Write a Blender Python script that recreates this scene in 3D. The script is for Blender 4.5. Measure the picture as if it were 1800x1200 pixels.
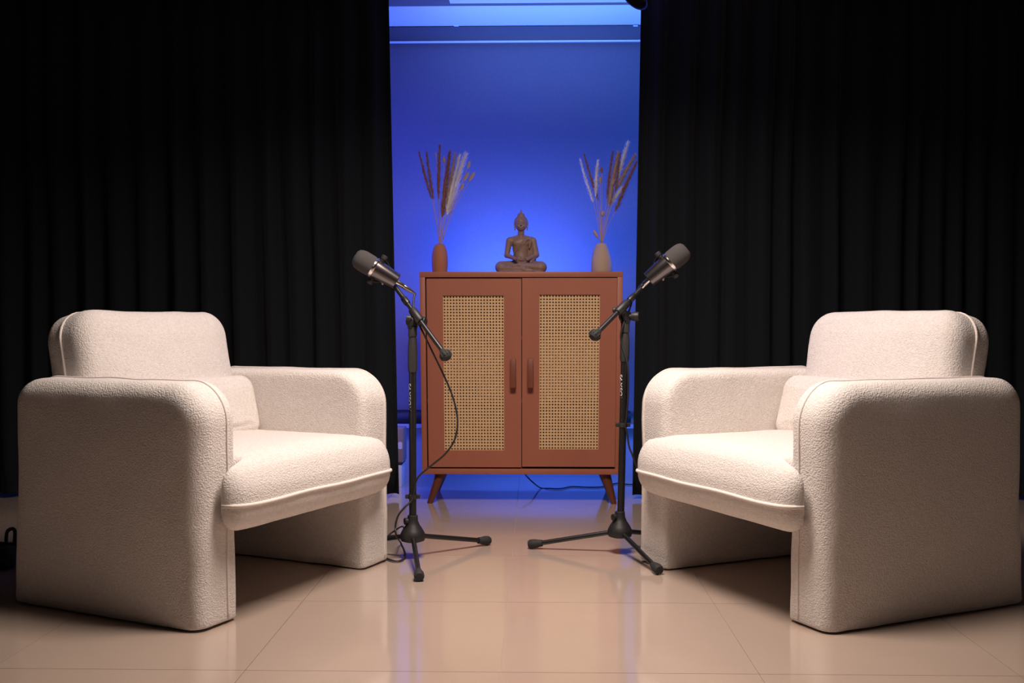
import bpy, bmesh, math, random
import numpy as np
from mathutils import Vector, Matrix, Euler, noise
random.seed(7)
R = math.radians
PI = math.pi
scn = bpy.context.scene
COL = scn.collection
for o in list(bpy.data.objects):
    bpy.data.objects.remove(o)

# ------------------------------------------------------------------ camera
CAM_H = 0.814
cd = bpy.data.cameras.new('camera')
cam = bpy.data.objects.new('camera', cd)
COL.objects.link(cam)
cam.location = (0, 0, CAM_H)
cam.rotation_euler = (R(90 - 1.02), 0, R(1.27))
cd.sensor_width = 36
cd.lens = 36
cd.clip_start = 0.05
scn.camera = cam
CM = Euler((R(90 - 1.02), 0, R(1.27))).to_matrix()

# ------------------------------------------------------------------ view, world, light
scn.view_settings.view_transform = 'Standard'
scn.view_settings.look = 'None'
scn.view_settings.exposure = 0.0
scn.view_settings.gamma = 1.0
scn.view_settings.use_curve_mapping = False

world = bpy.data.worlds.new('studio_dark')
world.use_nodes = True
world.node_tree.nodes['Background'].inputs[0].default_value = (0.55, 0.5, 0.5, 1)
world.node_tree.nodes['Background'].inputs[1].default_value = 0.01
scn.world = world


def area(name, loc, target, size, size_y, power, color, spread=None):
    l = bpy.data.lights.new(name, 'AREA')
    l.shape = 'RECTANGLE'
    l.size, l.size_y = size, size_y
    l.energy = power
    l.color = color
    if spread:
        l.spread = R(spread)
    o = bpy.data.objects.new(name, l)
    COL.objects.link(o)
    o.location = loc
    d = Vector(target) - Vector(loc)
    o.rotation_euler = d.to_track_quat('-Z', 'Y').to_euler()
    return o


WARM = (1.0, 0.84, 0.74)
area('key_softbox', (0.03, 2.70, 2.27), (0.06, 2.85, 0.0), 0.8, 0.55, 56, WARM, 150)
area('front_fill', (0.5, -0.9, 2.1), (0.1, 4.0, 0.6), 0.8, 0.6, 1.8, (1.0, 0.78, 0.68))
BLUE = (0.035, 0.13, 1.0)
area('blue_uplight', (-0.10, 5.04, 0.93), (-0.10, 5.40, 1.5), 0.55, 0.10, 26, BLUE)
area('blue_tube', (-0.95, 5.02, 1.08), (0.0, 5.14, 1.08), 0.10, 1.9, 13, (0.07, 0.09, 1.0))
area('blue_tube', (1.02, 5.02, 1.08), (0.0, 5.14, 1.08), 0.10, 1.9, 13, (0.02, 0.18, 1.0))
area("blue_top", (0.1, 4.86, 2.02), (0.1, 5.34, 2.40), 1.1, 0.06, 2.7, (0.11, 0.30, 1.0), 120)


area('blue_low', (0.05, 5.06, 0.42), (0.05, 5.43, 0.10), 0.7, 0.08, 3.6, (0.05, 0.15, 1.0))


# ------------------------------------------------------------------ helpers
def ray(px, py):
    return CM @ Vector(((px - 900) / 1800, (600 - py) / 1800, -1))


def G(px, py, z=0.0):
    d = ray(px, py)
    t = (z - CAM_H) / d.z
    return Vector((d.x * t, d.y * t, z))


def A(px, py, Y):
    d = ray(px, py)
    t = Y / d.y
    return Vector((d.x * t, Y, CAM_H + d.z * t))


def tag(o, label=None, cat=None, group=None, kind=None):
    if label: o['label'] = label
    if cat: o['category'] = cat
    if group: o['group'] = group
    if kind: o['kind'] = kind
    return o


def empty(name, loc=(0, 0, 0), rz=0.0, label=None, cat=None, group=None):
    o = bpy.data.objects.new(name, None)
    o.empty_display_size = 0.05
    COL.objects.link(o)
    o.location = loc
    o.rotation_euler = (0, 0, rz)
    return tag(o, label, cat, group)


def link(name, me, mat, parent=None, smooth=False, angle=None):
    if mat is not None and not me.materials:
        me.materials.append(mat)
    if smooth:
        me.polygons.foreach_set('use_smooth', [True] * len(me.polygons))
        if angle:
            me.set_sharp_from_angle(angle=R(angle))
    o = bpy.data.objects.new(name, me)
    COL.objects.link(o)
    if parent is not None:
        o.parent = parent
    return o


def from_bm(name, bm, mat, parent=None, smooth=False, angle=None):
    bmesh.ops.recalc_face_normals(bm, faces=bm.faces)
    me = bpy.data.meshes.new(name)
    bm.to_mesh(me)
    bm.free()
    return link(name, me, mat, parent, smooth, angle)


def add_box(bm, lo, hi, bev=0.0, seg=2, mtx=None):
    r = bmesh.ops.create_cube(bm, size=1)
    vs = r['verts']
    s = [hi[i] - lo[i] for i in range(3)]
    c = [(hi[i] + lo[i]) / 2 for i in range(3)]
    for v in vs:
        v.co = Vector((v.co.x * s[0] + c[0], v.co.y * s[1] + c[1], v.co.z * s[2] + c[2]))
    if bev > 0:
        es = list({e for v in vs for e in v.link_edges})
        g = bmesh.ops.bevel(bm, geom=es, offset=bev, segments=seg, profile=0.5, affect='EDGES')
        vs = list({v for f in g['faces'] for v in f.verts} | {v for v in vs if v.is_valid})
    if mtx is not None:
        for v in vs:
            v.co = mtx @ v.co
    return vs


def frame(p0, p1):
    """matrix whose +Z runs from p0 to p1, origin at p0"""
    z = (Vector(p1) - Vector(p0)).normalized()
    x = Vector((0, 0, 1)).cross(z)
    if x.length < 1e-3:
        x = Vector((1, 0, 0))
    x.normalize()
    y = z.cross(x)
    m = Matrix((x, y, z)).transposed().to_4x4()
    m.translation = Vector(p0)
    return m


def add_lathe(bm, prof, m=Matrix(), n=24, cap=True):
    """prof: list of (radius, height)"""
    rings = []
    for r, h in prof:
        if r < 1e-6:
            rings.append([bm.verts.new(m @ Vector((0, 0, h)))])
        else:
            rings.append([bm.verts.new(m @ Vector((r * math.cos(2 * PI * i / n), r * math.sin(2 * PI * i / n), h))) for i in range(n)])
    for a, b in zip(rings, rings[1:]):
        if len(a) == 1 and len(b) == 1:
            continue
        for i in range(n):
            j = (i + 1) % n
            if len(a) == 1:
                bm.faces.new((a[0], b[i], b[j]))
            elif len(b) == 1:
                bm.faces.new((a[i], a[j], b[0]))
            else:
                bm.faces.new((a[i], a[j], b[j], b[i]))
    if cap:
        for rg in (rings[0], rings[-1]):
            if len(rg) > 1:
                bm.faces.new(rg)


def add_tube(bm, pts, r, n=10, closed=False, cap=True):
    pts = [Vector(p) for p in pts]
    N = len(pts)
    rr = r if hasattr(r, '__len__') else [r] * N
    rings = []
    up = None
    for i, p in enumerate(pts):
        if closed:
            t = pts[(i + 1) % N] - pts[i - 1]
        else:
            t = pts[min(i + 1, N - 1)] - pts[max(i - 1, 0)]
        t.normalize()
        if up is None:
            up = Vector((0, 0, 1)) if abs(t.z) < 0.9 else Vector((0, 1, 0))
        u = (up - t * up.dot(t)).normalized()
        up = u
        v = t.cross(u)
        rings.append([bm.verts.new(p + rr[i] * (math.cos(2 * PI * k / n) * u + math.sin(2 * PI * k / n) * v)) for k in range(n)])
    m = N if closed else N - 1
    for i in range(m):
        a, b = rings[i], rings[(i + 1) % N]
        for k in range(n):
            l = (k + 1) % n
            bm.faces.new((a[k], a[l], b[l], b[k]))
    if cap and not closed:
        bm.faces.new(rings[0])
        bm.faces.new(rings[-1])


def spline(pts, per=8):
    """Catmull-Rom through points"""
    P = [Vector(p) for p in pts]
    P = [P[0] * 2 - P[1]] + P + [P[-1] * 2 - P[-2]]
    out = []
    for i in range(1, len(P) - 2):
        for k in range(per):
            t = k / per
            out.append(0.5 * ((2 * P[i]) + (P[i + 1] - P[i - 1]) * t + (2 * P[i - 1] - 5 * P[i] + 4 * P[i + 1] - P[i + 2]) * t * t
                              + (3 * P[i] - P[i - 1] - 3 * P[i + 1] + P[i + 2]) * t ** 3))
    out.append(P[-2])
    return out


# ------------------------------------------------------------------ materials
def mat(name, col, rough=0.5, metal=0.0, bump=None, var=None, coat=0.0, sheen=0.0, spec=None):
    """bump=(scale, strength, distance)  var=(scale, dark colour, amount, stretch)"""
    m = bpy.data.materials.new(name)
    m.use_nodes = True
    nt = m.node_tree
    b = nt.nodes['Principled BSDF']
    b.inputs['Base Color'].default_value = (*col, 1)
    b.inputs['Roughness'].default_value = rough
    b.inputs['Metallic'].default_value = metal
    if coat:
        b.inputs['Coat Weight'].default_value = coat
        b.inputs['Coat Roughness'].default_value = 0.07
    if sheen:
        b.inputs['Sheen Weight'].default_value = sheen
        b.inputs['Sheen Roughness'].default_value = 0.6
    if spec is not None: b.inputs['Specular IOR Level'].default_value = spec
    tc = nt.nodes.new('ShaderNodeTexCoord')
    if var:
        mp = nt.nodes.new('ShaderNodeMapping')
        mp.inputs['Scale'].default_value = var[3] if len(var) > 3 else (1, 1, 1)
        nt.links.new(tc.outputs['Object'], mp.inputs[0])
        n = nt.nodes.new('ShaderNodeTexNoise')
        n.inputs['Scale'].default_value = var[0]
        n.inputs['Detail'].default_value = 4
        nt.links.new(mp.outputs[0], n.inputs['Vector'])
        mr = nt.nodes.new('ShaderNodeMapRange')
        mr.inputs['From Min'].default_value = 0.3
        mr.inputs['From Max'].default_value = 0.7
        mr.inputs['To Max'].default_value = var[2]
        nt.links.new(n.outputs['Fac'], mr.inputs['Value'])
        mx = nt.nodes.new('ShaderNodeMix')
        mx.data_type = 'RGBA'
        mx.inputs['A'].default_value = (*col, 1)
        mx.inputs['B'].default_value = (*var[1], 1)
        nt.links.new(mr.outputs[0], mx.inputs['Factor'])
        nt.links.new(mx.outputs['Result'], b.inputs['Base Color'])
    if bump:
        n = nt.nodes.new('ShaderNodeTexNoise')
        n.inputs['Scale'].default_value = bump[0]
        n.inputs['Detail'].default_value = 3
        nt.links.new(tc.outputs['Object'], n.inputs['Vector'])
        bp = nt.nodes.new('ShaderNodeBump')
        bp.inputs['Strength'].default_value = bump[1]
        bp.inputs['Distance'].default_value = bump[2]
        nt.links.new(n.outputs['Fac'], bp.inputs['Height'])
        nt.links.new(bp.outputs[0], b.inputs['Normal'])
    return m


M = {}
M['boucle'] = mat('boucle', (0.79, 0.745, 0.715), 0.95, bump=(230, 0.9, 0.0042), var=(120, (0.66, 0.60, 0.56), 0.7), spec=0.15)
M['welt'] = mat('welt_fabric', (0.77, 0.70, 0.65), 0.95, bump=(300, 0.4, 0.002), spec=0.15)
M['curtain'] = mat('black_curtain', (0.0052, 0.0078, 0.0112), 0.85, bump=(60, 0.15, 0.002), sheen=0.05, spec=0.2)
M['tile'] = mat('floor_tile', (0.49, 0.385, 0.315), 0.12, var=(3, (0.45, 0.35, 0.285), 0.7), spec=0.8, coat=0.6)
M['grout'] = mat('grout', (0.37, 0.29, 0.24), 0.7)
M['wall'] = mat('pale_wall', (0.40, 0.42, 0.48), 0.8, bump=(40, 0.05, 0.002))
M['ceiling'] = mat('white_ceiling', (0.80, 0.80, 0.80), 0.8)
M['ceiling_grey'] = mat('grey_ceiling', (0.16, 0.14, 0.14), 0.85)
M['dark_wall'] = mat('dark_wall', (0.03, 0.03, 0.032), 0.9)
M['blind'] = mat('blind_fabric', (0.19, 0.16, 0.19), 0.9, bump=(350, 0.3, 0.001), var=(260, (0.15, 0.13, 0.16), 0.8))
M['cassette'] = mat('blind_cassette', (0.12, 0.11, 0.14), 0.6)
M['rail'] = mat('blind_rail', (0.85, 0.85, 0.88), 0.4)
M['paint'] = mat('terracotta_paint', (0.36, 0.118, 0.068), 0.5, var=(6, (0.31, 0.098, 0.056), 0.8, (1, 1, 0.2)))
M['handle'] = mat('dark_wood_handle', (0.20, 0.060, 0.032), 0.45, var=(14, (0.15, 0.04, 0.02), 0.8, (2, 2, 0.3)))
M['leg_wood'] = mat('leg_wood', (0.13, 0.038, 0.019), 0.35, var=(20, (0.09, 0.025, 0.012), 0.8, (2, 2, 0.2)))
M['inside'] = mat('cabinet_inside', (0.10, 0.035, 0.02), 0.8)
M['cane'] = mat('cane', (0.66, 0.43, 0.23), 0.6, bump=(500, 0.3, 0.0005), var=(60, (0.58, 0.37, 0.19), 0.7))
M['kraft'] = mat('kraft_box', (0.45, 0.30, 0.20), 0.8)
M['terra_vase'] = mat('terracotta_vase', (0.42, 0.15, 0.075), 0.75, bump=(180, 0.15, 0.001))
M['beige_vase'] = mat('beige_vase', (0.46, 0.33, 0.25), 0.75, bump=(180, 0.1, 0.001))
M['statue'] = mat('statue_resin', (0.27, 0.165, 0.125), 0.5, bump=(220, 0.2, 0.001), var=(50, (0.20, 0.12, 0.09), 0.7))
M['plume_brown'] = mat('brown_plume', (0.30, 0.125, 0.075), 0.9)
M['plume_tan'] = mat('tan_plume', (0.50, 0.33, 0.24), 0.9)
M['plume_pale'] = mat('pale_plume', (0.86, 0.80, 0.78), 0.9)
M['stalk'] = mat('dry_stalk', (0.50, 0.30, 0.18), 0.8)
M['black'] = mat('black_metal', (0.010, 0.0095, 0.0095), 0.38)
M['black_plastic'] = mat('black_plastic', (0.014, 0.0135, 0.014), 0.5)
M['rubber'] = mat('rubber', (0.02, 0.02, 0.02), 0.75)
M['grip'] = mat('grip_plastic', (0.03, 0.028, 0.027), 0.5)
M['foam'] = mat('foam', (0.055, 0.05, 0.05), 0.95, bump=(600, 0.4, 0.001))
M['mic_metal'] = mat('microphone_metal', (0.16, 0.145, 0.15), 0.25, 0.95)
M['chrome'] = mat('chrome', (0.75, 0.72, 0.70), 0.18, 1.0)
M['cord'] = mat('cord', (0.015, 0.014, 0.014), 0.5)
M['white_print'] = mat('white_print', (0.8, 0.8, 0.8), 0.5)
M['white_box'] = mat('white_box', (0.75, 0.72, 0.72), 0.5)
M['brown_box'] = mat('brown_box', (0.34, 0.24, 0.24), 0.7)
M['glass_dark'] = mat('dark_glass', (0.02, 0.02, 0.03), 0.1)

# ------------------------------------------------------------------ setting
YW = 5.43          # window wall
H = A(900, 45.5, 5.36).z + 0.003     # ceiling
YE = G(900, 10, H).y                # edge of the pale ceiling strip by the window
X0, X1 = -3.079, 2.92
YB = -1.5


def struct(name, lo, hi, m, bev=0.0, parent=None, kind=True):
    bm = bmesh.new()
    add_box(bm, lo, hi, bev)
    o = from_bm(name, bm, m, parent)
    if kind: o['kind'] = 'structure'
    return o


floor = struct('floor', (X0, YB, -0.05), (X1, YW, -0.0025), M['grout'])
xs = [-0.079 + 0.6 * k for k in range(-5, 6)]
ys = [2.375 + 0.6 * k for k in range(-3, 6)]
bm = bmesh.new()
g = 0.0008
add_box(bm, (g, g, -0.010), (0.6 - g, 0.6 - g, 0.0), 0.0)
t0 = from_bm('floor_tile', bm, M['tile'], floor)
first = True
for x in xs[:-1]:
    for y in ys:
        t = t0 if first else t0.copy()
        if not first: COL.objects.link(t)
        first = False
        t.parent = floor
        t.location = (x, y, 0)
        if y + 0.6 > YW:
            t.scale = (1, (YW - y) / 0.6, 1)

struct('wall_back', (X0 - 0.1, YW, -0.05), (X1 + 0.1, YW + 0.12, 2.6), M['wall'])
struct('wall_left', (X0 - 0.1, YB, -0.05), (X0, YW, 2.6), M['dark_wall'])
struct('wall_right', (X1, YB, -0.05), (X1 + 0.1, YW, 2.6), M['dark_wall'])
struct('wall_front', (X0 - 0.1, YB - 0.1, -0.05), (X1 + 0.1, YB, 2.6), M['dark_wall'])
struct('ceiling', (X0, YB, H), (X1, YE, H + 0.1), M['ceiling_grey'])
struct('trim_1', (X0, YE, H), (X1, YW, H + 0.09), M['ceiling'])
# pale panel set in the grey ceiling
pl = G(791, 6.5, H - 0.004)
pan = struct('trim_2', (pl.x, 3.95, H - 0.004), (1.3, pl.y, H + 0.05), M['ceiling'], 0.002)
# window sill
sz = A(720, 745, 5.33).z
struct('trim_3', (X0, 5.33, sz - 0.022), (X1, YW, sz), M['wall'], 0.003)

# roller blind
zc1 = A(900, 46, 5.36).z
zc0 = A(900, 71.5, 5.36).z
rb = empty('roller_blind', (0.05, 5.40, sz + 0.02), 0, 'grey fabric roller blind covering the window wall, washed in blue light', 'blind')


def part_box(name, lo, hi, m, parent, bev=0.002, seg=2):
    """box given in world coordinates, re-expressed in its parent's frame (unrotated parent)"""
    p = parent.location if parent.parent is None else (parent.location + parent.parent.location)
    bm = bmesh.new()
    add_box(bm, [lo[i] - p[i] for i in range(3)], [hi[i] - p[i] for i in range(3)], bev, seg)
    return from_bm(name, bm, m, parent, True, 40)


bx0, bx1 = -1.55, 1.6
part_box('blind_fabric', (bx0, 5.402, sz + 0.06), (bx1, 5.405, zc0 + 0.01), M['blind'], rb, 0)
part_box('cassette', (bx0, 5.36, zc0), (bx1, 5.42, zc1), M['cassette'], rb, 0.002)
part_box('cassette_lip', (bx0, 5.352, zc0 - 0.007), (bx1, 5.375, zc0 - 0.001), M['rail'], rb, 0.001)
part_box('bottom_rail', (bx0, 5.394, sz + 0.045), (bx1, 5.412, sz + 0.065), M['cassette'], rb, 0.002)
for px in (802, 1117):
    c = A(px, 46, 5.36)
    part_box('bracket', (c.x - 0.012, 5.352, c.z - 0.002), (c.x + 0.012, 5.375, c.z + 0.004), M['rail'], rb, 0.001)

# long dark bar on the sill
ba, bb = A(660, 741, 5.36), A(1109, 733, 5.36)
bar = empty('padded_bar', ((ba.x + bb.x) / 2, 5.36, sz), 0, 'long black padded bar lying on the window sill behind the cabinet', 'bar')
bm = bmesh.new()
L = (bb.x - ba.x) / 2
add_lathe(bm, [(0.0, -L), (0.030, -L + 0.002), (0.036, -L + 0.02), (0.036, L - 0.02), (0.030, L - 0.002), (0, L)],
          Matrix.Translation((0, 0, 0.036)) @ Matrix.Rotation(R(90), 4, 'Y'), 20)
from_bm('bar_cover', bm, M['black_plastic'], bar, True, 50)


# curtains
def curtain(name, xe_bot, xe_top, x_out, label, seed, period):
    rnd = random.Random(seed)
    z0, z1 = 0.022, H - 0.01
    s = 1 if x_out > xe_bot else -1
    # fold centres with irregular spacing
    W = abs(x_out - xe_bot)
    ph, u, xsn, phn = 0, 0, [0], [0]
    while u < W:
        u += period * rnd.uniform(0.65, 1.4) * 0.5
        ph += PI
        xsn.append(u)
        phn.append(ph)
    amp = [rnd.uniform(0.6, 1.25) for _ in phn]
    nx = int(W / 0.006)
    nz = 14
    V, F = [], []
    for i in range(nx + 1):
        u = W * i / nx
        p = np.interp(u, xsn, phn)
        a = np.interp(u, xsn, amp)
        sn = math.sin(p)
        lobe = math.copysign(abs(sn) ** 0.75, sn)
        for k in range(nz + 1):
            f = k / nz
            z = z0 + (z1 - z0) * f
            e = xe_bot + (xe_top - xe_bot) * f
            x = e + (x_out - e) * u / W + 0.012 * noise.noise((u * 3, f * 2.5, seed)) * min(1, u * 8)
            d = 0.030 * a * lobe * (1.0 - 0.25 * f) + 0.010 * noise.noise((u * 9, f * 1.5, seed + 5))
            V.append((x, 4.72 + d, z + (0.002 * noise.noise((u * 6, 0, seed)) if k == 0 else 0)))
    for i in range(nx):
        for k in range(nz):
            q = i * (nz + 1) + k
            F.append((q, q + nz + 1, q + nz + 2, q + 1))
    me = bpy.data.meshes.new(name)
    me.from_pydata(V, [], F)
    o = link(name, me, M['curtain'], None, True)
    md = o.modifiers.new('thick', 'SOLIDIFY')
    md.thickness = 0.003
    md.offset = 0
    return tag(o, label, 'curtain', 'black curtains either side of the blue gap')


a0, a1 = A(701, 870, 4.72), A(683, 0, 4.72)
top = a0 + (a1 - a0) * ((H - a0.z) / (a1.z - a0.z))
curtain('curtain', a0.x, top.x, X0 + 0.02, 'black pleated curtain behind the left armchair, left of the blue gap', 3, 0.13)
b0, b1 = A(1112, 874, 4.72), A(1127, 0, 4.72)
top = b0 + (b1 - b0) * ((H - b0.z) / (b1.z - b0.z))
curtain('curtain', b0.x, top.x, X1 - 0.02, 'black pleated curtain behind the right armchair, right of the blue gap', 11, 0.115)

# ------------------------------------------------------------------ armchairs
def rrect(y0, y1, z0, z1, rads, step=0.016):
    """closed outline (CCW), rads = radius at (y0,z0),(y1,z0),(y1,z1),(y0,z1); returns pts, normals"""
    cs = [((y0, z0), rads[0], PI), ((y1, z0), rads[1], 1.5 * PI), ((y1, z1), rads[2], 0), ((y0, z1), rads[3], 0.5 * PI)]
    sg = [(1, 1), (-1, 1), (-1, -1), (1, -1)]
    P = []
    for (c, r, a), s in zip(cs, sg):
        cx, cz = c[0] + s[0] * r, c[1] + s[1] * r
        n = max(3, int(r * PI / 2 / step) + 1)
        for k in range(n + 1):
            t = a + PI / 2 * k / n
            P.append((cx + r * math.cos(t), cz + r * math.sin(t)))
    # subdivide long runs
    out = []
    for i in range(len(P)):
        a, b = P[i], P[(i + 1) % len(P)]
        d = math.hypot(b[0] - a[0], b[1] - a[1])
        n = max(1, int(d / step))
        for k in range(n):
            out.append((a[0] + (b[0] - a[0]) * k / n, a[1] + (b[1] - a[1]) * k / n))
    N = len(out)
    nr = []
    for i in range(N):
        a, b = out[i - 1], out[(i + 1) % N]
        tx, tz = b[0] - a[0], b[1] - a[1]
        l = math.hypot(tx, tz) or 1
        nr.append((tz / l, -tx / l))
    return out, nr


def cushion_bm(P, NR, t, rl, rr, to3d, bulge=(0.006, 0.006), wt=lambda p: 1.0, flat=False, crown=0.0, seed=0.0, wob=0.0015):
    """soft slab: outline P extruded by t (centred), edge radii rl / rr, pillowed sides"""
    bm = bmesh.new()
    cy = (min(p[0] for p in P) + max(p[0] for p in P)) / 2
    cz = (min(p[1] for p in P) + max(p[1] for p in P)) / 2
    hy = (max(p[0] for p in P) - min(p[0] for p in P)) / 2 * 0.96
    hz_ = (max(p[1] for p in P) - min(p[1] for p in P)) / 2 * 0.96
    half = (max(p[0] for p in P) - min(p[0] for p in P)) / 2
    layers = []   # (w, inset, k, extra)
    ks = [0.0, 0.15, 0.3, 0.45, 0.6, 0.72, 0.83, 0.92]
    for k in ks[1:]:
        layers.append((-t / 2, rl, k, -bulge[0]))
    for q in range(7):
        a = PI / 2 * q / 6
        layers.append((-t / 2 + rl * (1 - math.cos(a)), rl * (1 - math.sin(a)), 1, 0))
    nm = max(2, int((t - rl - rr) / 0.03))
    for q in range(1, nm):
        w = -t / 2 + rl + (t - rl - rr) * q / nm
        layers.append((w, 0, 1, crown * math.sin(PI * q / nm)))
    for q in range(7):
        a = PI / 2 * (1 - q / 6)
        layers.append((t / 2 - rr * (1 - math.cos(a)), rr * (1 - math.sin(a)), 1, 0))
    for k in reversed(ks[1:]):
        layers.append((t / 2, rr, k, bulge[1]))
    rings = []
    for w, ins, k, cr in layers:
        rg = []
        for (y, z), (ny, nz) in zip(P, NR):
            f = wt((y, z))
            oy, oz = y - ny * (ins * f - (cr * f if k == 1 else 0)), z - nz * (ins * f - (cr * f if k == 1 else 0))
            if flat and z < 0.30:
                # upright walls run straight down to a flat underside, edges a little sharper there
                ff = 0.58 + 0.42 * (z / 0.30)
                ii = ins * ff
                oz = z
                oy = cy + (y - cy) * (half - ii) / half
            ww = w
            if flat and z < 0.30 and k == 1 and abs(w) > t / 2 - max(rl, rr) - 1e-6:
                ww = math.copysign(t / 2, w) + (w - math.copysign(t / 2, w)) * ff
            elif k == 1 and abs(w) > 1e-6:
                full = (t / 2) * (1 if w > 0 else -1)
                ww = full + (w - full) * (f if abs(w) > t / 2 - max(rl, rr) - 1e-6 else 1)
            y2, z2 = cy + (oy - cy) * k, cz + (oz - cz) * k
            if k < 1:
                uu, vv = (y2 - cy) / hy, (z2 - cz) / hz_
                ww = w + cr * max(0, 1 - uu * uu) * max(0, 1 - vv * vv)
            v = Vector(to3d(ww, y2, z2))
            n3 = noise.noise_vector(v * 9 + Vector((seed, seed * 2, 0)))
            v += n3 * wob * 2
            rg.append(bm.verts.new(v))
        rings.append(rg)
    N = len(P)
    for a, b in zip(rings, rings[1:]):
        for i in range(N):
            j = (i + 1) % N
            bm.faces.new((a[i], a[j], b[j], b[i]))
    for rg, w in ((rings[0], -t / 2 - bulge[0]), (rings[-1], t / 2 + bulge[1])):
        c = bm.verts.new(to3d(w, cy, cz))
        for i in range(N):
            bm.faces.new((c, rg[i], rg[(i + 1) % N]))
    return bm


def armchair(loc, rz, m, label, depth):
    """front is local -Y; the arm nearest the camera is at local +X when m = 1, -X when m = -1"""
    root = empty('armchair', loc, rz, label, 'armchair', 'cream boucle armchairs facing each other')
    Wd, D, HA, T = 0.922, depth, 0.655, 0.155
    # arms
    for side in (1, -1):
        P, NR = rrect(-D / 2, D / 2, 0.006, HA, (0.008, 0.008, 0.075, 0.115))
        x = side * (Wd / 2 - T / 2)
        # near arm: big radius outside; far arm: big radius inside (as its welt sits near the outer edge)
        to3d = lambda w, y, z, x=x: ((x + w) * m, y, z)
        bm = cushion_bm(P, NR, T, 0.030 if side == 1 else 0.022, 0.058 if side == 1 else 0.030, to3d, flat=True, seed=side * 3.1 + m,
                        bulge=(0.003, 0.010) if side == 1 else (0.006, 0.004))
        arm = from_bm('armrest', bm, M['boucle'], root, True)
        wpos = x - T / 2 + (0.045 if side == 1 else 0.028)
        if side == -1: wpos = x - T / 2 + 0.028
        pts = []
        for (y, z), (ny, nz) in zip(P, NR):
            if z > 0.012:
                v = Vector(((wpos) * m, y + ny * 0.0005, z + nz * 0.0005))
                v += noise.noise_vector(v * 9 + Vector((side * 3.1 + m, (side * 3.1 + m) * 2, 0))) * 0.003
                pts.append(v)
        # start the run at the bottom of the back edge so that it is one open line
        st = min(range(len(pts)), key=lambda i: (pts[i].y < 0, pts[i].z))
        pts = pts[st:] + pts[:st]
        bm = bmesh.new()
        add_tube(bm, pts, 0.0034, 8)
        from_bm('welt', bm, M['welt'], arm, True)
    # seat
    IW = Wd - 2 * T
    yf, yb = -D / 2 - 0.076, D / 2 - 0.10
    P, NR = rrect(yf, yb, 0.247, 0.447, (0.075, 0.04, 0.04, 0.098))
    NF = 0.086

    def flare(y):
        t = min(1, max(0, (-D / 2 + 0.002 - y) / 0.045))
        return 1 + (NF / (IW / 2)) * t * t * (3 - 2 * t)

    def to3d(w, y, z):
        return (w * m * flare(y), y + 0.016 * max(0, (abs(w) * flare(y) - 0.28) / 0.11) ** 2 * (1 if y < -D / 2 + 0.02 else 0),
                z + 0.012 * (1 - (2 * w / IW) ** 2) * (1 if z > 0.40 else 0))
    bm = cushion_bm(P, NR, IW + 0.012, 0.035, 0.035, to3d, bulge=(0, 0), seed=5 + m, wob=0.001)
    seat = from_bm('seat_cushion', bm, M['boucle'], root, True)
    wz = 0.327
    pts = []
    tw = IW + 0.012
    for q in range(49):
        a = -1 + 2 * q / 48
        a = math.copysign(abs(a) ** 0.8, a)
        w = a * tw / 2
        over = max(0, abs(w) - (tw / 2 - 0.035)) / 0.035
        ins = 0.035 * (1 - math.sqrt(max(0, 1 - min(1, over) ** 2)))
        x_, y_, z_ = to3d(w, yf - 0.002 + ins, wz)
        pts.append(Vector((x_, y_, z_ + 0.0015 * math.sin(a * 7))))
    bm = bmesh.new()
    add_tube(bm, pts, 0.0055, 8)
    from_bm('welt', bm, M['welt'], seat, True)
    # backrest, leaning back
    BW, BT = 0.655, 0.165
    tilt = Matrix.Rotation(R(-11), 4, 'X')
    P, NR = rrect(-BW / 2, BW / 2, 0.0, 0.480, (0.06, 0.06, 0.088, 0.088))
    base = Vector((0, D / 2 - 0.146, 0.375))

    def to3d(w, x, z):
        v = tilt @ Vector((x * m, w, z))
        return (v.x + base.x, v.y + base.y, v.z + base.z)
    bm = cushion_bm(P, NR, BT, 0.055, 0.03, to3d, bulge=(0.020, 0.006), seed=9 + m, wob=0.002)
    back = from_bm('backrest', bm, M['boucle'], root, True)
    pts = []
    for (x, z), (nx, nz) in zip(P, NR):
        if z > 0.05:
            pts.append(Vector(to3d(0.010, x + nx * 0.001, z + nz * 0.001)))
    st = min(range(len(pts)), key=lambda i: (pts[i].x * m < 0, pts[i].z))
    pts = pts[st:] + pts[:st]
    bm = bmesh.new()
    add_tube(bm, pts, 0.0042, 8)
    from_bm('welt', bm, M['welt'], back, True)
    # lumbar cushion
    P, NR = rrect(-IW / 2 - 0.004, IW / 2 + 0.004, 0.0, 0.212, (0.045, 0.045, 0.055, 0.055))
    base2 = Vector((0, D / 2 - 0.255, 0.424))

    def to3d2(w, x, z):
        v = tilt @ Vector((x * m, w * (1 - 0.25 * (z / 0.225)), z))
        return (v.x + base2.x, v.y + base2.y, v.z + base2.z)
    bm = cushion_bm(P, NR, 0.13, 0.040, 0.03, to3d2, bulge=(0.016, 0.004), seed=13 + m, wob=0.003)
    from_bm('lumbar_cushion', bm, M['boucle'], root, True)
    return root


def place_chair(pf, ang, depth, m, label):
    f = G(*pf)
    d = Vector((m * math.cos(R(ang)), math.sin(R(ang)), 0))       # local +Y
    rz = math.atan2(-d.x, d.y)
    X = Vector((d.y, -d.x, 0))
    c = f + d * (depth / 2) - X * (m * 0.922 / 2)
    return armchair((c.x, c.y, 0), rz, m, label, depth)


place_chair((1453, 1118), 25.8, 0.745, 1, 'cream boucle armchair on the right, in front of the right curtain')
place_chair((350, 1115), 24.2, 0.715, -1, 'cream boucle armchair on the left, in front of the left curtain')

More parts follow.
